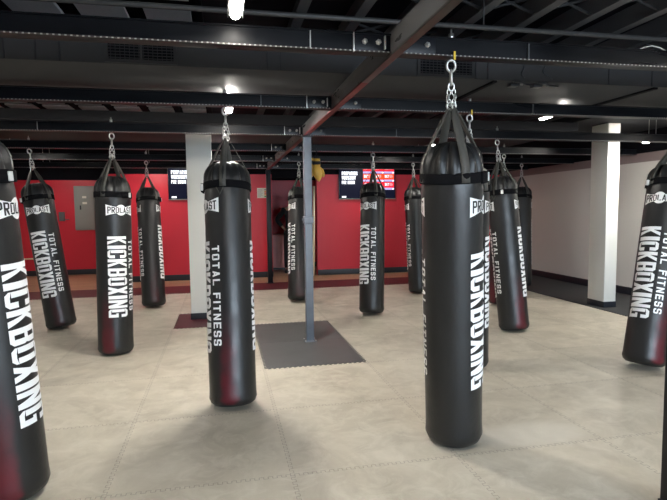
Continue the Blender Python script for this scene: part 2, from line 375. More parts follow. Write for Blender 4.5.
def make_bag_meshes(seed):
    d = {}
    disp = body_disp(seed)
    surf = lambda an, z: disp(BR, z - ZB, an)[0] + 0.0030
    mb = MB(); mb.lathe(body_prof(), M['leather'], 72, disp)
    # vertical stitched seam opposite the print gap
    d['body'] = mb
    # velcro band
    mb = MB(); pr = []
    def band(r, h, a): return r + 0.0018 * math.sin(3 * a + seed), zz(h + 0.004 * math.sin(a + seed))
    prof = [(BR - .006, 1.612), (BR + .006, 1.610), (BR + .009, 1.616), (BR + .009, 1.664), (BR + .006, 1.670), (BR - .008, 1.668)]
    mb.lathe(prof, M['velcro'], 72, band)
    d['velcro_band'] = mb
    # end tab of the band, standing proud
    mb = MB(); n = 8; vs = []
    for j in range(n + 1):
        a = 0.95 + 0.42 * j / n
        for rr in (BR + .010, BR + .017 + 0.010 * (j / n) ** 2):
            for h in (1.606, 1.672): vs.append((rr * math.sin(a), -rr * math.cos(a), zz(h)))
    fs = []
    for j in range(n):
        q = j * 4; p = q + 4
        fs += [(q, q + 1, p + 1, p), (q + 2, p + 2, p + 3, q + 3), (q, p, p + 2, q + 2), (q + 1, q + 3, p + 3, p + 1)]
    fs += [(0, 2, 3, 1), (n * 4, n * 4 + 1, n * 4 + 3, n * 4 + 2)]
    mb.add(vs, fs, M['velcro'], True); d['band_tab'] = mb
    # white label at the tab's end
    mb = MB(); a = 1.40; T = Matrix.Rotation(a, 4, 'Z')
    mb.box(-.014, .014, -(BR + .032), -(BR + .010), zz(1.615), zz(1.662), M['tagwhite'], T, bev=.003); d['tab_label'] = mb
    # crest: bow tie with a round middle
    W = 0.148; hc = 1.483
    polys = []
    bow = []
    def bowy(u):
        s = abs(u) / W
        return 0.032 + 0.024 * max(0, (s - .35) / .65) ** 1.2
    us = [-W + 2 * W * i / 24 for i in range(25)]
    for a, b in zip(us, us[1:]): bow.append([(a, zz(hc - bowy(a))), (b, zz(hc - bowy(b))), (b, zz(hc + bowy(b))), (a, zz(hc + bowy(a)))])
    circ = []
    rc = 0.054; ks = [rc * math.cos(PI - PI * i / 16) for i in range(17)]
    for a, b in zip(ks, ks[1:]):
        ya, yb = math.sqrt(max(0, rc * rc - a * a)), math.sqrt(max(0, rc * rc - b * b))
        circ.append([(a, zz(hc - ya)), (b, zz(hc - yb)), (b, zz(hc + yb)), (a, zz(hc + ya))])
    circ = [[p for i, p in enumerate(P) if i == 0 or (abs(p[0] - P[i - 1][0]) + abs(p[1] - P[i - 1][1])) > 1e-6] for P in circ]
    mb = MB(); wrap(mb, bow, .0, M['white_print'], surf); wrap(mb, circ, .0003, M['white_print'], surf); d['crest'] = mb
    tp, ln = text_polys('PROLAST', 0.92, 0.78, t=.30, h=.15)
    sc = 0.262 / ln; x0 = -0.131
    def ty(u, v):       # letters grow towards the ends
        hh = 0.026 + 0.009 * (abs(u) / 0.13); return zz(hc) + (v - .5) * 2 * hh
    L = [[(x0 + p[0] * sc, ty(x0 + p[0] * sc, p[1])) for p in P] for P in tp]
    mb = MB(); wrap(mb, L, .0016, M['black_print'], surf); d['crest_lettering'] = mb
    # vertical lettering reading downwards (letters turned clockwise)
    def down(txt, adv, wid, u0, u1, ztop, zbot, t, h, narrow):
        tp, ln = text_polys(txt, adv, wid, t, h, narrow); s = (ztop - zbot) / ln
        return [[(u0 + p[1] * (u1 - u0), zz(ztop - p[0] * s)) for p in P] for P in tp]
    mb = MB(); wrap(mb, down('KICKBOXING', 1.13, 1.0, -0.140, 0.048, 1.218, 0.395, .36, .13, .42), .0003, M['white_print'], surf)
    d['kickboxing_lettering'] = mb
    mb = MB(); wrap(mb, down('TOTAL FITNESS', 1.36, 1.0, 0.076, 0.142, 1.18, 0.45, .30, .18, .3), .0003, M['white_print'], surf)
    d['total_fitness_lettering'] = mb
    # webbing loops from the ring over the crown to the band
    zr = ZB + 2.03
    for q in range(4):
        mb = MB(); a0 = math.radians({0.4: 45, 1.7: 59, 3.1: 34}[seed]) + q * PI / 2
        path = [(0.012, zr), (0.046, ZB + 1.975), (0.084, ZB + 1.905), (0.117, ZB + 1.845), (0.144, ZB + 1.793), (0.162, ZB + 1.752), (0.176, ZB + 1.705), (0.183, ZB + 1.62)]
        wd = [0.014, 0.020, 0.024, 0.024, 0.024, 0.024, 0.024, 0.024]
        # finer path
        P = []
        for i in range(len(path) - 1):
            for s in (0, .34, .67): P.append((path[i][0] + (path[i + 1][0] - path[i][0]) * s, path[i][1] + (path[i + 1][1] - path[i][1]) * s, wd[i] + (wd[i + 1] - wd[i]) * s))
        P.append((*path[-1], wd[-1]))
        vs = []; fs = []
        rd = Vector((math.sin(a0), -math.cos(a0), 0)); tg = Vector((math.cos(a0), math.sin(a0), 0))
        for i, (r, z, w) in enumerate(P):
            for e in (0.0, 0.005):
                for sgn in (-1, 1): vs.append(rd * (r + e) + tg * (w * sgn * (1 - .25 * (r < .04))) + Vector((0, 0, z)))
        for i in range(len(P) - 1):
            k = i * 4; l = k + 4
            fs += [(k, l, l + 1, k + 1), (k + 2, k + 3, l + 3, l + 2), (k, k + 2, l + 2, l), (k + 1, l + 1, l + 3, k + 3)]
        fs += [(0, 1, 3, 2), (len(P) * 4 - 4, len(P) * 4 - 2, len(P) * 4 - 1, len(P) * 4 - 3)]
        mb.add(vs, fs, M['strap'], True); d['strap%d' % q] = mb
    # V-shaped strap tail stitched under the band
    mb = MB()
    zt = zz(1.61)
    for s in (-1, 1):
        vs = []
        for i in range(5):
            f = i / 4; u = (0.9 + s * 0.16 * (1 - f)); h = 1.61 - 0.055 * f
            for e, hh in ((.003, 0), (.006, 0), (.003, .012), (.006, .012)):
                r = BR + e; vs.append((r * math.sin(u), -r * math.cos(u), zz(h + hh)))
        fs = []
        for i in range(4):
            k = i * 4; l = k + 4
            fs += [(k, k + 1, l + 1, l), (k + 2, l + 2, l + 3, k + 3), (k + 1, k + 3, l + 3, l + 1), (k, l, l + 2, k + 2)]
        mb.add(vs, fs, M['strap'], True)
    d['strap_tail'] = mb
    # hardware
    mb = MB(); zc = ZB + 2.03
    def ring(cz, rx, rz, th, turn, cx=0.0, m=M['chrome']):
        pts = []
        for i in range(18):
            a = 2 * PI * i / 18; x = rx * math.cos(a); z = rz * math.sin(a)
            pts.append((cx + x * math.cos(turn), x * math.sin(turn), cz + z))
        mb.tube(pts, th, m, 7, closed=True)
    ring(-.024, .027, .030, .0075, 0.3); d['hanging_eye'] = mb
    mb = MB(); ring(-.086, .014, .042, .0055, 1.5); mb.tube([(0, 0, -.05), (0, 0, -.115)], .009, M['chrome'], 8); ring(-.135, .017, .022, .005, .2); d['snap_hook'] = mb
    zt = -.150; zb = zc + .01; n = max(3, round((zt - zb) / 0.036)); mb = MB()
    for s in (-1, 1):
        for i in range(n):
            f = (i + .5) / n; cx = s * (0.007 + 0.013 * math.sin(PI * f))
            ring(zt + (zb - zt) * f, .011, (zt - zb) / n * .62, .0036, (i % 2) * PI / 2 + .35, cx)
    d['chain'] = mb
    mb = MB(); ring(zc + .004, .030, .020, .006, 0.4); ring(zc - .002, .026, .018, .005, 1.6); d['strap_ring'] = mb
    return d

proto_cache = {}
NAMES = ['body', 'velcro_band', 'crest', 'kickboxing_lettering', 'total_fitness_lettering', 'band_tab', 'tab_label', 'strap0', 'strap1', 'strap2', 'strap3', 'strap_tail', 'hanging_eye', 'snap_hook', 'chain', 'strap_ring']
def make_proto(seed):
    """one bag with all its parts; the rest are copies"""
    root = empty('punching_bag'); d = make_bag_meshes(seed)
    for n in NAMES:
        nm = 'strap' if n in ('strap0', 'strap1', 'strap2', 'strap3') else n
        if n in ('crest', 'kickboxing_lettering', 'total_fitness_lettering'):
            for side in (0, 1):
                o = d[n].build(nm, root) if side == 0 else o.copy()
                if side: COL.objects.link(o); o.parent = root; o.rotation_euler = (0, 0, PI)
                o['side'] = side
                if side == 0: o['label'] = {'crest': 'white bow-tie shaped crest', 'kickboxing_lettering': 'large white vertical letters', 'total_fitness_lettering': 'small white vertical letters'}[n]
                if n == 'crest':
                    c = d['crest_lettering'].build('crest_lettering', o); c['label'] = 'black block letters on the white crest'
        else:
            o = d[n].build(nm, root)
            if n in ('hanging_eye', 'snap_hook', 'chain', 'strap_ring'): o['label'] = 'silver ' + nm.replace('_', ' ')
            if n == 'tab_label': o['label'] = 'white end of the velcro band'
    return root
protos = [make_proto(s) for s in (0.4, 1.7, 3.1)]
used = set()
def copy_tree(o, parent=None):
    c = o.copy(); COL.objects.link(c); c.parent = parent
    for ch in list(o.children): copy_tree(ch, c)
    return c

BAGS = [
 # hook x, y, bottom x, y, phi of the crest (deg, to viewer's right), second print offset, label
 ('b1', -1.222, 2.88, -1.128, 2.982, 66, 180, 'large punching bag cut off by the left edge of the photo'),
 ('b2', -2.399, 7.46, -2.06, 7.15, -14, 180, 'leaning punching bag left of the grey electrical panel'),
 ('b3', -1.105, 5.90, -1.140, 5.80, 25, 180, 'punching bag hiding the right edge of the grey electrical panel'),
 ('b4', -1.182, 9.02, -1.075, 8.2, 87, 184, 'small distant punching bag just left of the left white column'),
 ('b5', 0.046, 4.34, 0.046, 3.985, -70, 176, 'punching bag overlapping the left white column, fan shaped shadow before it'),
 ('b6', 1.315, 9.02, 1.185, 8.05, -66, 180, 'distant punching bag half hidden behind the blue-grey steel post'),
 ('b7', 2.185, 7.46, 2.04, 6.88, -30, 180, 'punching bag hanging in front of the wall screen with red tiles'),
 ('b8', 3.387, 9.02, 3.37, 8.50, -84, 180, 'small punching bag before the red wall, partly behind the tallest nearest bag'),
 ('b9', 1.267, 2.78, 1.428, 3.06, 80, 172, 'punching bag right of the photo centre, nearest and tallest in view'),
 ('b10', 2.155, 4.34, 2.24, 4.486, 96, 180, 'punching bag directly behind the tallest nearest bag, only its right strip showing'),
 ('b11', 3.294, 5.90, 3.44, 5.58, -84, 178, 'punching bag in front of two others by the white wall corner'),
 ('b13', 4.287, 7.46, 4.130, 7.12, 25, 180, 'punching bag almost wholly hidden between two bags right of the tallest one'),
 ('b12', 5.55, 9.02, 5.36, 8.45, -98, 215, 'distant punching bag at the far corner of the white wall'),
 ('b14', 4.330, 4.34, 3.755, 4.04, -17, 180, 'leaning punching bag at the right edge of the photo beside the black post'),
]
TAB = {'b5': -82, 'b2': -80, 'b1': 48, 'b9': 84, 'b4': 84, 'b3': 52, 'b11': 0, 'b14': -60}
BAG_STREAKS = {'b1': (-76, 1), 'b2': (5, .35), 'b3': (-50, .8), 'b4': (-80, .35), 'b5': (62, .9), 'b6': (70, .3), 'b11': (114, 1), 'b14': (58, 1), 'b13': (-70, .8)}
for i, (nm, hx, hy, bx, by, phi, off, label) in enumerate(BAGS):
    if hy > 5: by += .35 * (hy - by)
    pi_ = i % 3; p = protos[pi_]
    root = p if pi_ not in used else copy_tree(p); used.add(pi_)
    H = Vector((hx, hy, 2.305)); B = Vector((bx, by, 0.03)); ax = (B - H); sl = math.hypot(ax.x, ax.y) / ax.length; B.z = .002 + .125 * sl + (.022 if nm == 'b12' else 0); ax = B - H; ax.normalize()
    th = math.atan2(-H.x, H.y) + math.radians(phi)
    tilt = Vector((0, 0, -1)).rotation_difference(ax).to_matrix().to_4x4()
    s = (B - H).length / -ZB
    root.matrix_world = Matrix.Translation(H) @ tilt @ Matrix.Rotation(th, 4, 'Z') @ Matrix.Diagonal((1, 1, s, 1))
    for c in root.children:
        if c.name.startswith(('hanging_eye', 'snap_hook', 'chain', 'strap_ring')): c.rotation_euler = (0, 0, math.radians(12 - phi))
        if c.name.startswith(('band_tab', 'tab_label')): c.rotation_euler = (0, 0, math.radians(TAB.get(nm, 150) - phi - 80))
        if c.get('side') == 1: c.rotation_euler = (0, 0, math.radians(off))
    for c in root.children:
        if c.name.startswith('body'): c['scuff_angle'], c['scuff'] = math.radians(BAG_STREAKS.get(nm, (0, 0))[0]), float(BAG_STREAKS.get(nm, (0, 0))[1])
    tag(root, 'black vinyl ' + label, 'punching bag', 'punching bags hanging from the steel rig')

# ------------------------------------------------------------------ the room
XL, XR, YF, YB, YREC = -5.9, 6.68, 11.70, -3.4, 13.55
ZC = 3.12
struct(MB().box(XL - .2, XR + .2, YB - .2, YREC + .2, -.12, 0, M['floor']), 'floor', 'beige marbled foam mat floor with puzzle seams')
struct(MB().box(XL, XR, 10.80, YREC, 0, .004, M['wood']), 'floor', 'strip of brown wood planks at the foot of the red wall')

def toothed(x0, x1, y0, y1, z, m, sides='lrfb'):
    """flat mat 4 mm thick with puzzle teeth along the chosen sides"""
    pitch, amp = .05, .011; pts = []
    def run(a, b, const, axis, sgn, on):
        n = max(1, round(abs(b - a) / pitch)); st = (b - a) / n
        for k in range(n):
            for f, e in ((0, -1), (.5, -1), (.5, 1), (1, 1)) if on else ((0, 0), (1, 0)):
                t = a + st * (k + f); c = const + sgn * amp * e * (1 if on else 0)
                pts.append((t, c) if axis == 'x' else (c, t))
    run(x0, x1, y0, 'x', -1, 'f' in sides); run(y0, y1, x1, 'y', 1, 'r' in sides)
    run(x1, x0, y1, 'x', 1, 'b' in sides); run(y1, y0, x0, 'y', -1, 'l' in sides)
    P = []
    for p in pts:
        if not P or (abs(p[0] - P[-1][0]) + abs(p[1] - P[-1][1])) > 1e-5: P.append(p)
    if (abs(P[0][0] - P[-1][0]) + abs(P[0][1] - P[-1][1])) < 1e-5: P.pop()
    n = len(P); mb = MB()
    bm = bmesh.new(); top = [bm.verts.new((p[0], p[1], z)) for p in P]
    f = bm.faces.new(top); ext = bmesh.ops.extrude_face_region(bm, geom=[f])
    for v in ext['geom']:
        if isinstance(v, bmesh.types.BMVert): v.co.z = 0.0005
    bmesh.ops.triangulate(bm, faces=[f for f in bm.faces if len(f.verts) > 4])
    mb.frombm(bm, m)
    return mb
g1 = 'dark grey foam tiles around the steel post'
tag(toothed(.362, 1.338, 4.862, 5.845, .004, M['grey_foam'], 'lrf').build('foam_mat'), 'dark grey foam floor tile in front of the blue-grey steel post', 'floor mat', g1)
tag(toothed(.362, 1.338, 5.848, 6.84, .004, M['grey_foam'], 'lrb').build('foam_mat'), 'dark grey foam floor tile behind the foot of the blue-grey steel post', 'floor mat', g1)
tag(toothed(-.635, .33, 6.862, 7.83, .004, M['maroon'], 'lrfb').build('foam_mat'), 'maroon foam floor tile under the left white column', 'floor mat')
tag(toothed(XL, 5.32, 9.83, 10.80, .004, M['maroon'], 'f').build('mat_strip'), 'long maroon foam mat strip between beige floor and wood strip', 'floor mat')
tag(toothed(5.34, XR - .015, 3.6, 10.80, .006, M['rubber'], 'lf').build('rubber_mat'), 'black speckled rubber flooring along the white wall', 'floor mat')

# ceiling: deck, joists along Y, mineral boards between them at the left
struct(MB().box(XL - .2, XR + .2, YB - .2, YREC + .2, ZC, ZC + .1, M['deck']), 'ceiling', 'black painted ceiling deck')
mb = MB()
x = -.353
while x > XL:
    y = -3.2
    k = 0
    y = 1.45 - 1.30 * 3
    while y < 11.5:
        mb.box(x - .165, x + .165, y, y + 1.15, 2.95, 2.975, M['panel'], bev=0.0)
        y += 1.30
    x -= .462
pb = mb.build('ceiling'); pb['kind'] = 'structure'; pb['label'] = 'rows of pale grey mineral boards on the left half of the ceiling'
k = 0
x = .62
while x < XR:
    mbj = MB().box(x - .045, x + .035, YB, 11.6, 2.95, 2.962, M['joist']).box(x - .012, x + .002, YB, 11.6, 2.962, 3.11, M['joist'])
    o = struct(mbj, 'trim_joist'); o['label'] = 'dark painted ceiling joist running away from the viewer'
    x += .447
x = -.12
while x > XL:
    o = struct(MB().box(x - .012, x + .012, YB, 11.6, 2.98, 3.11, M['black_matte']), 'trim_joist'); o['label'] = 'black ceiling joist between the grey boards'
    x -= .462
# short bridging between joists
mb = MB(); random.seed(3)
for xx in [.62 + .447 * i for i in range(13)]:
    for yy in (1.6, 2.7, 3.5, 4.6, 6.2):
        y2 = yy + random.uniform(-.3, .3)
        mb.tube([(xx, y2, 2.97), (xx + .44, y2 + .02, 3.10)], .012, M['duct'], 6); mb.tube([(xx, y2, 3.10), (xx + .44, y2 + .02, 2.97)], .012, M['duct'], 6)
o = struct(mb, 'trim_bridging'); o['label'] = 'crossed bridging bars between the ceiling joists'

# walls
W = M['red_wall']
def wall(x0, x1, y0, y1, lo, hi, name, label, parts):
    mb = MB()
    for (a, b, m) in parts: mb.box(x0, x1, y0, y1, a, b, m)
    return struct(mb, name, label)
RT = 2.285
wall(-2.30, 1.085, YF, YF + .15, 0, 0, 'wall_back', 'red back wall left of the doorway recess, black above', [(0, RT, W), (RT, ZC, M['black_matte'])])
wall(2.10, XR, YF, YF + .15, 0, 0, 'wall_back', 'red back wall right of the doorway recess, black above', [(0, RT, W), (RT, ZC, M['black_matte'])])
wall(1.085, 2.10, YF, YF + .15, 0, 0, 'wall_back', 'black lintel over the doorway recess', [(2.20, ZC, M['black_matte'])])
wall(XL, 3.2, YREC, YREC + .15, 0, 0, 'wall_recess', 'red wall set further back, behind the electrical panel and doorway', [(0, 2.26, W), (2.26, ZC, M['black_matte'])])
wall(-2.34, -2.30, YF, YREC, 0, 0, 'wall_recess', 'red return wall of the left recess', [(0, 2.26, W), (2.26, ZC, M['black_matte'])])
wall(3.2, 3.25, YF + .15, YREC, 0, 0, 'wall_recess', 'red side wall of the doorway recess', [(0, 2.26, W), (2.26, ZC, M['black_matte'])])
wall(XL - .15, XL, YB, YREC + .15, 0, 0, 'wall_left', 'light wall at the left', [(0, 2.26, M['white_wall']), (2.26, ZC, M['black_matte'])])
wall(XR, XR + .15, YB, YF + .15, 0, 0, 'wall_right', 'white side wall with black upper part', [(0, 2.2, M['white_wall']), (2.2, 2.36, M['mauve']), (2.36, ZC, M['black_matte'])])
o = struct(MB().box(XR - .03, XR, YB, YF, 2.345, 2.37, M['black_matte'], bev=.004), 'trim_right', 'thin black ledge high on the white wall')
for (x0, x1, y0, y1, n, l) in ((-2.30, 1.085, YF - .015, YF, 'baseboard_back', 'dark baseboard under the red back wall left of the doorway'), (2.10, XR, YF - .015, YF, 'baseboard_back', 'dark baseboard under the red back wall right of the doorway'), (XL, -2.34, YREC - .015, YREC, 'baseboard_recess', 'dark baseboard of the left red recess'), (1.0, 3.2, YREC - .015, YREC, 'baseboard_recess', 'dark baseboard inside the doorway recess'), (XR - .015, XR, YB, YF, 'baseboard_right', 'black baseboard along the white wall')):
    struct(MB().box(x0, x1, y0, y1, .004, .13, M['base_black'], bev=.003), n, l)
# storefront behind the camera: four daylight openings
mb = MB()
mb.box(XL, XR, YB - .15, YB, 0, .35, M['red_wall']); mb.box(XL, XR, YB - .15, YB, 2.35, ZC, M['black_matte'])
wx = [.5, 2.8, 3.1, 5.4]
mb.box(XL, wx[0], YB - .15, YB, .35, 2.35, M['red_wall']); mb.box(wx[3], XR, YB - .15, YB, .35, 2.35, M['red_wall'])
for a, b in ((1, 2),): mb.box(wx[a], wx[b], YB - .15, YB, .35, 2.35, M['red_wall'])
struct(mb, 'wall_front', 'red street-side wall with two window openings')
for i, (a, b) in enumerate(((0, 1), (2, 3))):
    mb = MB()
    for (x0, x1, z0, z1) in ((wx[a], wx[b], .35, .40), (wx[a], wx[b], 2.30, 2.35), (wx[a], wx[a] + .05, .40, 2.30), (wx[b] - .05, wx[b], .40, 2.30), ((wx[a] + wx[b]) / 2 - .025, (wx[a] + wx[b]) / 2 + .025, .40, 2.30)):
        mb.box(x0, x1, YB - .12, YB - .04, z0, z1, M['base_black'])
    struct(mb, 'window_%d' % (i + 1), 'dark framed shop window facing the street')
struct(MB().box(-14, 14, YB - 9, YB - .2, -.14, -.02, M['asphalt']), 'floor_pavement', 'grey pavement outside the windows')

# columns
def column(x0, x1, y0, y1, zt, label):
    c = MB().box(x0, x1, y0, y1, .09, zt, M['column'], bev=.006); o = c.build('column'); o['kind'] = 'structure'; o['label'] = label
    b = MB().box(x0 - .006, x1 + .006, y0 - .006, y1 + .006, .0045, .09, M['base_black'], bev=.003).build('baseboard', o); b['label'] = 'black base of the column'
column(-.452, -.120, 7.37, 7.70, 2.545, 'square white column left of the centre, standing on a maroon tile')
column(5.465, 5.665, 6.65, 7.00, 2.69, 'white square column standing on black rubber in front of the white wall')
struct(MB().box(4.95, XR, 6.3, 8.7, 2.695, 2.80, M['duct_under']), 'ceiling', 'dark soffit that the right white column meets')

# ------------------------------------------------------------------ ducts
def grille(parent, xc0, xc1, zc0, zc1, y, nv, nh, mull=True):
    g = MB()
    f = .022
    for (a, b, c, d) in ((xc0 - f, xc1 + f, zc0 - f, zc0), (xc0 - f, xc1 + f, zc1, zc1 + f), (xc0 - f, xc0, zc0, zc1), (xc1, xc1 + f, zc0, zc1)):
        g.box(a, b, y - .012, y, c, d, M['duct'])
    o = g.build('vent_grille', parent); o['label'] = 'dark rectangular vent grille'
    bk = MB().box(xc0, xc1, y - .004, y - .001, zc0, zc1, M['black_matte']).build('grille_recess', o)
    s = MB()
    for i in range(nh):
        z = zc0 + (zc1 - zc0) * (i + .5) / nh; s.box(xc0, xc1, y - .012, y - .006, z - .002, z + .002, M['grille'])
    for i in range(nv):
        x = xc0 + (xc1 - xc0) * (i + .5) / nv; s.box(x - .0016, x + .0016, y - .010, y - .005, zc0, zc1, M['grille'])
    if mull: s.box((xc0 + xc1) / 2 - .008, (xc0 + xc1) / 2 + .008, y - .014, y - .004, zc0, zc1, M['duct'])
    s.build('grille_bars', o)
d1 = empty('air_duct', (0, 3.69, 2.45))
tag(d1, 'long dark grey air duct with two vent grilles, right behind the nearest steel beam', 'air duct')
def at(o, mb, name, label=None):    # geometry given in world coordinates, parented to an empty at o.location
    off = Vector(o.location); mb.v = [Vector(v) - off for v in mb.v]
    c = mb.build(name, o)
    if label: c['label'] = label
    return c
at(d1, MB().box(XL + .01, XR - .01, 3.69, 4.75, 2.45, 2.74, M['duct'], bev=.004), 'duct_body')
mb = MB()
for xs in (-1.75, -1.30, -1.12, -.98, .33, .42, 1.88, 1.98, 3.02, 3.42): mb.box(xs - .004, xs + .004, 3.684, 3.69, 2.45, 2.74, M['duct_under'])
at(d1, mb, 'duct_seam', 'darker seam lines on the duct')
for (xa, xb) in ((2.03, 2.06), (3.45, 3.49)):
    at(d1, MB().box(xa, xb, 3.70, 4.74, 2.435, 2.452, M['black_matte']), 'hanger_strap', 'black strap across the underside of the duct')
ge = empty('tmp')
for (a, b, c, d) in ((-.69, -.285, 2.478, 2.592), (1.44, 1.845, 2.475, 2.592)):
    grille(ge, a, b, c, d, 3.69, 14, 6)
for g in list(ge.children):
    g.parent = d1; g.location = -Vector(d1.location)
bpy.data.objects.remove(ge)
d2 = empty('air_duct', (0, 6.6, 2.55))
tag(d2, 'flat charcoal duct further back, above the top of the left white column', 'air duct')
at(d2, MB().box(XL + .01, 4.93, 6.60, 8.62, 2.55, 2.67, M['duct_under'], bev=.003), 'duct_body')
tag(MB().tube([(XL + .02, 3.615, 2.80), (-.2, 3.615, 2.802), (.35, 3.615, 2.800), (XR - .02, 3.615, 2.80)], .018, M['pipe'], 10).tube([(-1.2, 3.615, 2.80), (-1.2, 3.615, 3.12)], .006, M['pipe'], 6).tube([(1.9, 3.615, 2.80), (1.9, 3.615, 3.12)], .006, M['pipe'], 6).tube([(4.6, 3.615, 2.80), (4.6, 3.615, 3.12)], .006, M['pipe'], 6).build('conduit_pipe'), 'thin grey conduit pipe running crosswise under the ceiling', 'pipe')
tag(MB().tube([(2.47 + .055 * t, 2.79, 2.424 + .035 * math.sin(t * .75)) for t in range(0, 5)], .004, M['bolt'], 6).build('loose_wire'), 'short curled white wire above the nearest beam at upper right', 'wire')
mb = MB()
for (x0, ph) in ((2.22, 0), (2.42, 1.2)):
    mb.tube([(x0 + .08 * math.sin(t * .8 + ph) * .4 + .012 * t, 3.686, 2.60 - .018 * t) for t in range(8)], .004, M['base_black'], 6)
    mb.tube([(x0 - .03, 3.68, 2.441), (x0 + .05, 3.69, 2.44), (x0 + .10, 3.74, 2.438), (x0 + .2, 3.76, 2.438)], .008, M['base_black'], 6)
    mb.box(x0 - .02, x0 + .05, 3.74, 3.80, 2.425, 2.4495, M['base_black'], bev=.003); mb.box(x0 + .06, x0 + .08, 3.735, 3.745, 2.432, 2.444, M['bolt'])
tag(mb.build('cable_bundle'), 'black cables and plugs dangling under the right part of the front duct', 'cable')

# ------------------------------------------------------------------ steel rig
hooks = {}
for b in BAGS:
    k = round((b[2] - 2.78) / 1.56); hooks.setdefault(k, []).append(b[1])
NTH = ['nearest', 'second', 'third', 'fourth', 'fifth', 'sixth and farthest']
for k in range(6):
    y0 = 2.74 + 1.56 * k
    r = empty('steel_beam', (0, y0 + .04, 2.32)); tag(r, 'black crosswise steel beam, the %s from the viewer' % NTH[k], 'steel beam', 'crosswise black steel beams of the bag rig')
    mb = MB()
    mb.box(XL + .01, XR - .035, y0, y0 + .08, 2.320, 2.327, M['steel_black']); mb.box(XL + .01, XR - .035, y0, y0 + .08, 2.413, 2.420, M['steel_black'])
    mb.box(XL + .01, XR - .035, y0 + .012, y0 + .02, 2.327, 2.413, M['steel_black']); mb.box(XL + .01, XR - .035, y0 + .06, y0 + .068, 2.327, 2.413, M['steel_black'])
    at(r, mb, 'beam_body')
    at(r, MB().box(XL + .01, XR - .035, y0 - .003, y0, 2.3205, 2.3268, M['lip']), 'perforated_lip', 'thin lower lip flecked with bright dots')
    mb = MB(); mb.box(.70, .873, y0 + .002, y0 + .0118, 2.328, 2.412, M['post_black'], bev=.002); mb.box(.955, 1.16, y0 + .002, y0 + .0118, 2.328, 2.412, M['post_black'], bev=.002)
    at(r, mb, 'splice_plate')
    at(r, MB().box(.698, .704, y0 - .004, y0 + .012, 2.318, 2.418, M['bolt'], bev=.001), 'plate_edge', 'bright vertical edge of the splice plate')
    for bx_ in (.76, .835, 1.005, 1.11):
        m_ = MB(); m_.tube([(bx_, y0 + .004, 2.372), (bx_, y0 - .010, 2.372)], .015, M['bolt'], 6); m_.tube([(bx_, y0 - .008, 2.372), (bx_, y0 - .018, 2.372)], .008, M['bolt'], 8)
        at(r, m_, 'bolt', 'shiny hexagonal bolt')
    if k < 3:
        at(r, MB().box(.866, .873, y0 - .016, y0 + .004, 2.335, 2.405, M['bolt'], bev=.002), 'weld_stud', 'bright vertical stud')
        xw = (-.02, .9, -.2)[k]
    for sx_ in ((-1.53, .47, 1.72), (.33, 2.75), (-1.8, 2.0))[k] if k < 3 else ():
        at(r, MB().box(sx_ - .0025, sx_ + .0025, y0 - .0015, y0 + .012, 2.327, 2.413, M['bolt'] if sx_ in (-1.53, .47) else M['steel_grey']), 'joint_line', 'bright joint in the beam face')
    for i, hx in enumerate(hooks.get(k, [])):
        m_ = MB(); m_.tube([(hx, y0 + .04, 2.42), (hx, y0 + .04, 2.475)], .006, M['chrome'], 8); m_.tube([(hx, y0 + .04, 2.42), (hx, y0 + .04, 2.452)], .016, M['chrome'], 6)
        m_.tube([(hx, y0 + .04, 2.32), (hx, y0 + .04, 2.302)], .007, M['chrome'], 8)
        at(r, m_, 'eye_bolt', 'silver eye bolt through the beam')
        if k < 2 and hx > 1: at(r, MB().box(hx - .006, hx + .006, y0 - .008, y0 - .004, 2.30, 2.345, M['yellow']), 'tag', 'small yellow tag')

gd = empty('steel_girder', (.91, 5.9, 2.32)); tag(gd, 'long grey girder with a red lower flange running away over both posts', 'steel girder')
mb = MB(); ys = [(-1.0, 2.735)] + [(2.825 + 1.56 * i, 4.295 + 1.56 * i) for i in range(5)] + [(10.625, 10.82)]
at(gd, MB().box(.906, .913, -1.0, 10.82, 2.3195, 2.425, M['steel_grey']).box(.906, .952, -1.0, 10.82, 2.425, 2.433, M['steel_grey']), 'girder_web')
at(gd, MB().box(.906, .952, 3.35, 10.82, 2.306, 2.3195, M['red_primer'], bev=.001), 'lower_flange', 'red primer coloured part of the lower flange')
at(gd, MB().box(.906, .952, -1.0, 3.348, 2.306, 2.3195, M['brown_steel'], bev=.001), 'lower_flange', 'brown-grey near part of the lower flange')

def post(x, y, w, zt, label, m, collar=False, black=False):
    p = empty('steel_post', (x, y, 0.004)); tag(p, label, 'post')
    at(p, MB().box(x - w / 2, x + w / 2, y - w / 2, y + w / 2, .012, zt, m, bev=.006), 'shaft')
    bw = .8 if x < 2 else .56
    at(p, MB().box(x - w * bw, x + w * bw, y - w * bw, y + w * bw, .0045, .0125, m, bev=.002), 'base_plate')
    if collar:
        at(p, MB().box(x - w * .62, x + w * .62, y - w * .62, y + w * .62, 1.34, 1.42, m, bev=.006), 'collar', 'blue-grey clamp collar halfway up the post')
        at(p, MB().tube([(x - w * .6, y - .03, 1.385), (x - w * .6 - .02, y - .03, 1.385)], .013, m, 8), 'clamp_knob')
        at(p, MB().box(x - .06, x + .06, y - .06, y + .06, 2.290, 2.305, M['post_black'], bev=.002), 'cap_plate')
    for sx in (-1, 1) if x < 2 else ():
        for sy in (-1, 1): at(p, MB().tube([(x + sx * w * .68, y + sy * w * .68, .012), (x + sx * w * .68, y + sy * w * .68, .022)], .007, M['bolt'], 6), 'anchor_bolt')
    return p
post(.942, 5.815, .086, 2.305, 'blue-grey square steel post standing on the dark grey mat', M['post_blue'], True)
post(.937, 10.75, .095, 2.305, 'dark slim steel post far back in front of the red wall', M['post_black'])
pr_ = post(2.182, 2.10, .108, 3.118, 'black post cut off by the lower right edge of the photo', M['post_black'])

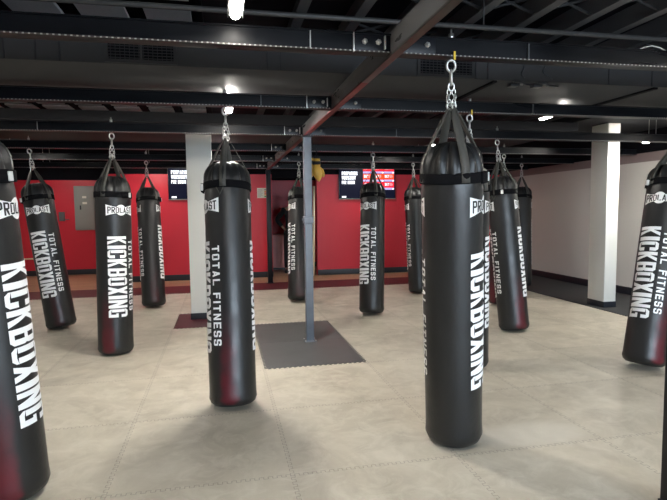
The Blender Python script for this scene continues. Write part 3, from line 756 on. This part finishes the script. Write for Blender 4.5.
# ------------------------------------------------------------------ lamps
def lamp(x, ya, yb, z, label, m='lamp'):
    r = empty('ceiling_lamp', (x, (ya + yb) / 2, z)); tag(r, label, 'ceiling lamp', 'tube lamps in the ceiling rig')
    at(r, MB().tube([(x, ya, z), (x, yb, z)], .025, M[m], 12), 'tube', 'glowing white tube')
    at(r, MB().box(x - .034, x + .034, ya - .01, yb + .01, z + .022, z + .035, M['lamp_housing'], bev=.003).box(x - .036, x - .031, ya - .01, yb + .01, z - .014, z + .03, M['lamp_housing']).box(x + .031, x + .036, ya - .01, yb + .01, z - .014, z + .03, M['lamp_housing']), 'housing')
    for yy in (ya + .08, yb - .08): at(r, MB().tube([(x, yy, z + .03), (x, yy, (2.45 if 3.7 < yy < 4.74 else 2.55 if 6.6 < yy < 8.6 and x < 4.9 else 2.695 if 6.3 < yy < 8.7 else ZC))], .003, M['bolt'], 5), 'hanging_wire')
lamp(.085, 1.30, 2.56, 2.405, 'glowing white tube lamp cut off by the top edge of the photo', 'lamp_dim')
lamp(.085, 4.52, 4.94, 2.40, 'small glowing lamp just behind the second beam, over the bag with the fan shadow', 'lamp_bright')
lamp(3.20, 4.50, 4.86, 2.40, 'glowing lamp under the duct left of the right white column')
lamp(.085, 7.65, 8.35, 2.42, 'glowing lamp seen low behind the fourth beam near the left white column')
lamp(.085, 9.25, 9.95, 2.42, 'farthest glowing lamp behind the fifth beam near the left white column')
lamp(-2.9, 7.65, 8.35, 2.45, 'lamp hidden behind the beams at the far left')
lamp(3.20, 7.65, 8.35, 2.45, 'lamp hidden behind the beams over the far right bags')
lamp(-3.0, 1.9, 3.9 - 1.34, 2.41, 'tube lamp outside the photo at the left', 'lamp_dim')
lamp(3.20, 1.2, 2.5, 2.41, 'tube lamp outside the photo at the upper right', 'lamp_dim')
lamp(5.9, 4.48, 5.08, 2.41, 'tube lamp near the white wall outside the photo')
lamp(5.7, 5.97, 6.25, 2.375, 'lamp hidden behind the third beam near the white wall', 'lamp_bright')  # unseen lamp added to brighten the white wall
lamp(-2.9, 4.48, 5.08, 2.41, 'tube lamp outside the photo at the left behind the second beam')
lamp(-3.6, 11.9, 12.5, 2.50, 'hidden lamp over the left recess by the electrical panel')  # added out of sight to light the recess wall and panel
lamp(3.20, 10.75, 11.2, 2.41, 'hidden lamp close to the red wall at the right')  # unseen extra lamp, added for light near the red wall
lamp(-1.4, 10.75, 11.2, 2.41, 'hidden lamp close to the red wall at the left')  # likewise added unseen, at the left end of the red wall

# ------------------------------------------------------------------ wall screens
def flat_text(mb, txt, x, z, hgt, m, y, wid=.5, adv=.62, t=.34, h=.2):
    tp, ln = text_polys(txt, adv, wid, t, h, .5)
    for P in tp: mb.add([(x + p[0] * hgt, y, z + p[1] * hgt) for p in P], [list(range(len(P)))], m)
def screen(x0, z0, label):
    w, h = 1.34, .79; y = YF - .055
    r = empty('wall_screen', (x0 + w / 2, YF, z0)); tag(r, label, 'television', 'wall screens on the red wall')
    at(r, MB().box(x0, x0 + w, y, YF - .012, z0, z0 + h, M['tv_frame'], bev=.006), 'case')
    at(r, MB().box(x0 + w * .3, x0 + w * .7, YF - .013, YF, z0 + .2, z0 + .6, M['tv_frame']), 'wall_bracket')
    at(r, MB().box(x0, x0 + w, y - .004, y, z0, z0 + .018, M['panel_grey']), 'lower_bezel', 'grey lower edge of the screen')
    mb = MB(); f = y - .002
    mb.box(x0 + .015, x0 + w - .015, f, y, z0 + .02, z0 + h - .015, M['scr_dark'])
    xs = x0 + .57; ft = f - .001
    W3 = (w - .57 - .025) / 3
    tops = (z0 + h - .03, z0 + h - .215, z0 + h - .40, z0 + h - .585)
    for j, zt in enumerate(tops):
        for i in range(3):
            if j == 3 and i > 0: continue
            a = xs + i * W3
            mb.box(a, a + W3 - .008, ft, f, zt - .125, zt, M['scr_red'] if j % 2 == 0 or j == 3 else M['scr_orange'])
            if j < 3: mb.box(a, a + W3 - .008, ft, f, zt - .175, zt - .13, M['scr_lilac']); mb.box(a + W3 - .05, a + W3 - .008, ft - .0006, ft, zt - .172, zt - .145, M['scr_white'])
            flat_text(mb, 'SET', a + .02, zt - .085, .062, M['scr_white'], ft - .001)
            if j < 3: flat_text(mb, '1' * (i + 1), a + .14, zt - .085, .062, M['scr_white'], ft - .001)
    zt = z0 + h
    flat_text(mb, 'TOTAL FITNESS', x0 + .07, zt - .06, .035, M['scr_white'], ft)
    flat_text(mb, 'PREPARING', x0 + .07, zt - .245, .082, M['scr_white'], ft, wid=.47, adv=.53, t=.5, h=.3)
    flat_text(mb, 'WORKOUT', x0 + .07, zt - .345, .082, M['scr_white'], ft, wid=.52, adv=.58, t=.5, h=.3)
    flat_text(mb, 'FOR BEGIN', x0 + .07, zt - .445, .075, M['scr_white'], ft, wid=.42, adv=.5, t=.5, h=.3)
    mb.box(x0 + .07, x0 + .17, ft, f, z0 + .04, z0 + .075, M['scr_white'])
    at(r, mb, 'display', 'lit display with white words and red tiles')
screen(-1.105, 1.735, 'wide wall screen mostly hidden by the left white column, white words on dark')
screen(2.60, 1.722, 'wide wall screen with red tiles and white words behind a hanging bag')

# ------------------------------------------------------------------ wall fittings
r = empty('electrical_panel', (-3.195, YREC, 1.07)); tag(r, 'grey electrical panel box on the red wall at the left', 'electrical panel')
at(r, MB().box(-3.427, -2.955, YREC - .06, YREC, 1.07, 2.12, M['panel_grey'], bev=.006), 'case')
at(r, MB().box(-3.385, -2.99, YREC - .075, YREC - .06, 1.11, 2.08, M['panel_grey'], bev=.004), 'door')
at(r, MB().box(-3.24, -3.15, YREC - .079, YREC - .075, 1.83, 1.88, M['paper']), 'upper_label', 'small white label'); at(r, MB().box(-3.24, -3.14, YREC - .079, YREC - .075, 1.69, 1.74, M['paper']), 'lower_label', 'small white label')
at(r, MB().box(-3.30, -3.27, YREC - .095, YREC - .075, 1.56, 1.66, M['base_black'], bev=.004), 'latch', 'black latch')
r = empty('junction_box', (-3.71, YREC, 1.3)); tag(r, 'small dark grey junction box left of the electrical panel', 'electrical box')
at(r, MB().box(-3.774, -3.652, YREC - .07, YREC, 1.295, 1.511, M['box_grey'], bev=.006), 'case')
at(r, MB().tube([(-3.652, YREC - .03, 1.33), (-3.56, YREC - .02, 1.335)], .01, M['box_grey'], 8), 'cable_stub')
tag(MB().box(-4.62, -4.28, YREC - .05, YREC, .40, .43, M['wood_stick'], bev=.004).build('wooden_rail'), 'short pale wooden rail low on the red wall behind the leftmost bags', 'rail')
r = empty('wall_poster', (.88, YF, 1.765)); tag(r, 'small cream notice with coloured squares on the red wall', 'poster')
at(r, MB().box(.767, .985, YF - .005, YF, 1.765, 1.985, M['paper']), 'sheet')
mb = MB()
for i, mm in enumerate(('ink_green', 'ink_orange', 'ink_red', 'ink_orange', 'ink_grey')): mb.box(.925, .965, YF - .0065, YF - .005, 1.785 + i * .038, 1.812 + i * .038, M[mm])
for i in range(7): mb.box(.785, .785 + (.06, .1, .09, .11, .07, .1, .09)[i], YF - .0065, YF - .005, 1.79 + i * .026, 1.797 + i * .026, M['ink_grey'])
at(r, mb, 'printing', 'coloured squares and grey lines')
tag(MB().tube([(1.96, 11.45, .03), (2.03, 11.64, 2.02)], .026, M['wood_stick'], 10).build('wooden_pole'), 'pale wooden pole leaning on the edge of the doorway recess', 'pole')
r = empty('storage_cabinet', (1.47, 13.3, .004)); tag(r, 'low faded pink cabinet inside the doorway recess', 'cabinet')
at(r, MB().box(1.19, 1.80, 13.05, 13.5, .06, .86, M['red_door'], bev=.008), 'cabinet_body'); at(r, MB().box(1.17, 1.82, 13.03, 13.52, .86, .89, M['red_door'], bev=.006), 'top')
at(r, MB().box(1.21, 1.78, 13.08, 13.48, .004, .06, M['base_black']), 'plinth')
for a in (1.20, 1.50): at(r, MB().box(a, a + .29, 13.035, 13.05, .09, .84, M['red_door'], bev=.004), 'door')

# ------------------------------------------------------------------ golden boxing gloves, hung from the third beam behind the post
def glove(x, y, z, rz, label):
    r = empty('boxing_glove', (x, y, z), rz); r.scale = (.82, .82, .9); tag(r, label, 'boxing glove', 'golden boxing gloves hanging behind the steel post')
    me = bpy.data.meshes.new('mitt'); bm = bmesh.new()
    bmesh.ops.create_uvsphere(bm, u_segments=28, v_segments=20, radius=1)
    for v in bm.verts:
        p = v.co.copy(); t = (p.z + 1) / 2
        # cuff up, knuckles down, curled forward (-Y)
        wx_ = .050 + .026 * math.sin(PI * min(1, (1 - t) * 1.05)); wy_ = .042 + .026 * math.sin(PI * min(1, (1 - t) * 1.0))
        v.co = Vector((p.x * wx_, p.y * wy_ - .045 * max(0, .55 - t) ** 1 * 1.6, p.z * .125))
        if t < .45 and p.y < 0: v.co.z += .03 * (.45 - t)
    m0 = MB().frombm(bm, M['glove'], True); m0.build('mitt', r)
    m1 = MB(); m1.tube([(.045, -.02, .055), (.068, -.045, .02), (.066, -.066, -.025), (.045, -.078, -.055)], [.018, .026, .026, .018], M['glove'], 12); m1.build('thumb', r)
    m2 = MB(); m2.lathe([(.038, .06), (.050, .07), (.052, .12), (.047, .165), (.042, .165), (.040, .07)], M['glove'], 24); m2.build('cuff', r)
    m3 = MB(); m3.lathe([(.0535, .088), (.056, .092), (.056, .128), (.0535, .132), (.048, .11), (.0535, .088)], M['cloth_black'], 24); s = m3.build('wrist_strap', r); s['label'] = 'black wrist strap'
    m4 = MB(); m4.tube([(-.03, 0, .15), (-.012, 0, .24), (0, 0, .30)], .004, M['cloth_black'], 6); m4.tube([(.03, 0, .15), (.012, 0, .24), (0, 0, .30)], .004, M['cloth_black'], 6); m4.build('lace', r)
glove(1.075, 5.97, 1.925, .9, 'golden boxing glove hanging by its lace to the right of the blue-grey post')
glove(1.06, 6.27, 1.96, -1.2, 'golden boxing glove tucked behind its twin and the blue-grey post')

# ------------------------------------------------------------------ person standing in the recess, mostly behind a bag
def skin_mesh(name, verts, edges, radii, m, parent, sub=2, root=0):
    me = bpy.data.meshes.new(name); me.from_pydata(verts, edges, []); me.materials.append(m)
    o = bpy.data.objects.new(name, me); COL.objects.link(o); o.parent = parent
    md = o.modifiers.new('skin', 'SKIN'); md.use_smooth_shade = True
    for i, sv in enumerate(me.skin_vertices[0].data):
        q = radii[i]; sv.radius = (q, q) if isinstance(q, (int, float)) else q; sv.use_root = (i == root)
    sb = o.modifiers.new('sub', 'SUBSURF'); sb.levels = sub; sb.render_levels = sub
    return o
P = empty('person', (1.615, 12.40, .004), -.15); P.scale = (1.05, 1.05, 1.05)
tag(P, 'person in black clothes standing hand on hip in the doorway recess behind a bag', 'person')
bv = [(0, 0, .96), (0, 0, 1.12), (0, 0, 1.30), (0, 0, 1.44), (0, .0, 1.52), (0, -.01, 1.60), (0, -.02, 1.68), (0, -.02, 1.74),
      (-.10, 0, .92), (-.12, -.01, .50), (-.13, .02, .10), (-.14, -.07, .04), (-.15, -.15, .035),
      (.10, 0, .92), (.11, -.01, .50), (.12, .02, .10), (.13, -.07, .04), (.14, -.15, .035),
      (-.18, 0, 1.42), (-.34, .04, 1.20), (-.20, -.05, 1.03), (-.165, -.07, .99),
      (.18, 0, 1.42), (.22, .02, 1.14), (.22, -.04, .90), (.22, -.05, .84)]
be = [(0, 1), (1, 2), (2, 3), (3, 4), (4, 5), (5, 6), (6, 7), (0, 8), (8, 9), (9, 10), (10, 11), (11, 12), (0, 13), (13, 14), (14, 15), (15, 16), (16, 17), (3, 18), (18, 19), (19, 20), (20, 21), (3, 22), (22, 23), (23, 24), (24, 25)]
brd = [(.145, .10), (.125, .09), (.15, .10), (.13, .085), .055, (.065, .08), (.075, .095), (.06, .075), .085, .055, .04, .04, .03, .085, .055, .04, .04, .03, .055, .042, .03, .028, .055, .042, .03, .028]
skin_mesh('body', bv, be, brd, M['skin'], P)
# clothes: one garment shell slightly larger
tv = [(0, 0, .97), (0, 0, 1.12), (0, 0, 1.30), (0, 0, 1.43), (-.18, 0, 1.42), (-.34, .04, 1.20), (-.215, -.045, 1.05), (.18, 0, 1.42), (.22, .02, 1.14), (.22, -.035, .93), (0, 0, .90)]
te = [(0, 1), (1, 2), (2, 3), (3, 4), (4, 5), (5, 6), (3, 7), (7, 8), (8, 9), (0, 10)]
skin_mesh('sweatshirt', tv, te, [(.165, .12), (.15, .11), (.17, .12), (.145, .10), .072, .06, .045, .072, .06, .045, (.165, .12)], M['cloth_black'], P)
lv = [(0, 0, .94), (-.10, 0, .88), (-.12, -.01, .50), (-.13, .02, .09), (.10, 0, .88), (.11, -.01, .50), (.12, .02, .09)]
skin_mesh('trousers', lv, [(0, 1), (1, 2), (2, 3), (0, 4), (4, 5), (5, 6)], [(.155, .115), .10, .072, .06, .10, .072, .06], M['cloth_black'], P)
for sx in (-1, 1):
    skin_mesh('shoe', [(sx * .125, .05, .045), (sx * .135, -.06, .045), (sx * .15, -.19, .035)], [(0, 1), (1, 2)], [.042, .045, .036], M['base_black'], P)
skin_mesh('hair', [(0, .01, 1.64), (0, 0, 1.72), (0, -.015, 1.79)], [(0, 1), (1, 2)], [(.075, .085), (.085, .10), (.06, .07)], M['hair'], P)
hm = MB()
for s, base, aim in ((-1, Vector((-.165, -.07, .99)), Vector((.35, -.6, -.5))), (1, Vector((.22, -.05, .84)), Vector((.05, -.15, -1)))):
    for f in range(4):
        b0 = base + Vector((0, (f - 1.5) * .018, -.01)); a = aim.normalized(); L_ = (.07, .078, .074, .06)[f]
        hm.tube([b0, b0 + a * L_ * .5, b0 + a * L_ + Vector((-s * .012, 0, 0))], [.009, .0085, .006], M['skin'], 8)
    b0 = base + Vector((0, -.03, .01)); hm.tube([b0, b0 + Vector((0, -.03, -.02)), b0 + Vector((0, -.035, -.055))], [.011, .010, .007], M['skin'], 8)
hm.build('fingers', P)

# ------------------------------------------------------------------ light, world, camera
w = bpy.data.worlds.new('world'); scn.world = w; w.use_nodes = True
bg = w.node_tree.nodes['Background']; bg.inputs['Color'].default_value = (0.72, 0.86, 1.0, 1); bg.inputs['Strength'].default_value = 20.0
for (a, b) in ((0, 1), (2, 3)):
    ld = bpy.data.lights.new('window_portal', 'AREA'); ld.shape = 'RECTANGLE'; ld.size = wx[b] - wx[a]; ld.size_y = 2.0
    ld.cycles.is_portal = True
    lo = bpy.data.objects.new('window_portal', ld); COL.objects.link(lo); lo.location = ((wx[a] + wx[b]) / 2, YB - .16, 1.35); lo.rotation_euler = (math.radians(90), 0, 0)
    lo.rotation_euler = Vector((0, 1, 0)).to_track_quat('-Z', 'Z').to_euler()

cd = bpy.data.cameras.new('camera'); cam = bpy.data.objects.new('camera', cd); COL.objects.link(cam); scn.camera = cam
cd.sensor_fit = 'HORIZONTAL'; cd.sensor_width = 36; cd.lens = 36 * 524 / 667; cd.clip_start = .05; cd.clip_end = 200
def cv(px, py): return Vector((px - 333.5, -(py - 250), -524.0)).normalized()
Yc = cv(222, 211); Xc = cv(2833, 181); Xc = (Xc - Yc * Xc.dot(Yc)).normalized(); Zc = Xc.cross(Yc)
cam.matrix_world = Matrix.Translation((0, 0, 1.49)) @ Matrix((Xc, Yc, Zc)).to_4x4()

vs_ = scn.view_settings; scn.display_settings.display_device = 'sRGB'
vs_.view_transform = 'Standard'; vs_.look = 'None'; vs_.gamma = 1; vs_.use_curve_mapping = False
vs_.exposure = 0.30
scn.cycles.use_denoising = True
scn.cycles.max_bounces = 8; scn.cycles.diffuse_bounces = 5; scn.cycles.glossy_bounces = 4
scn.cycles.caustics_reflective = False; scn.cycles.sample_clamp_indirect = 6
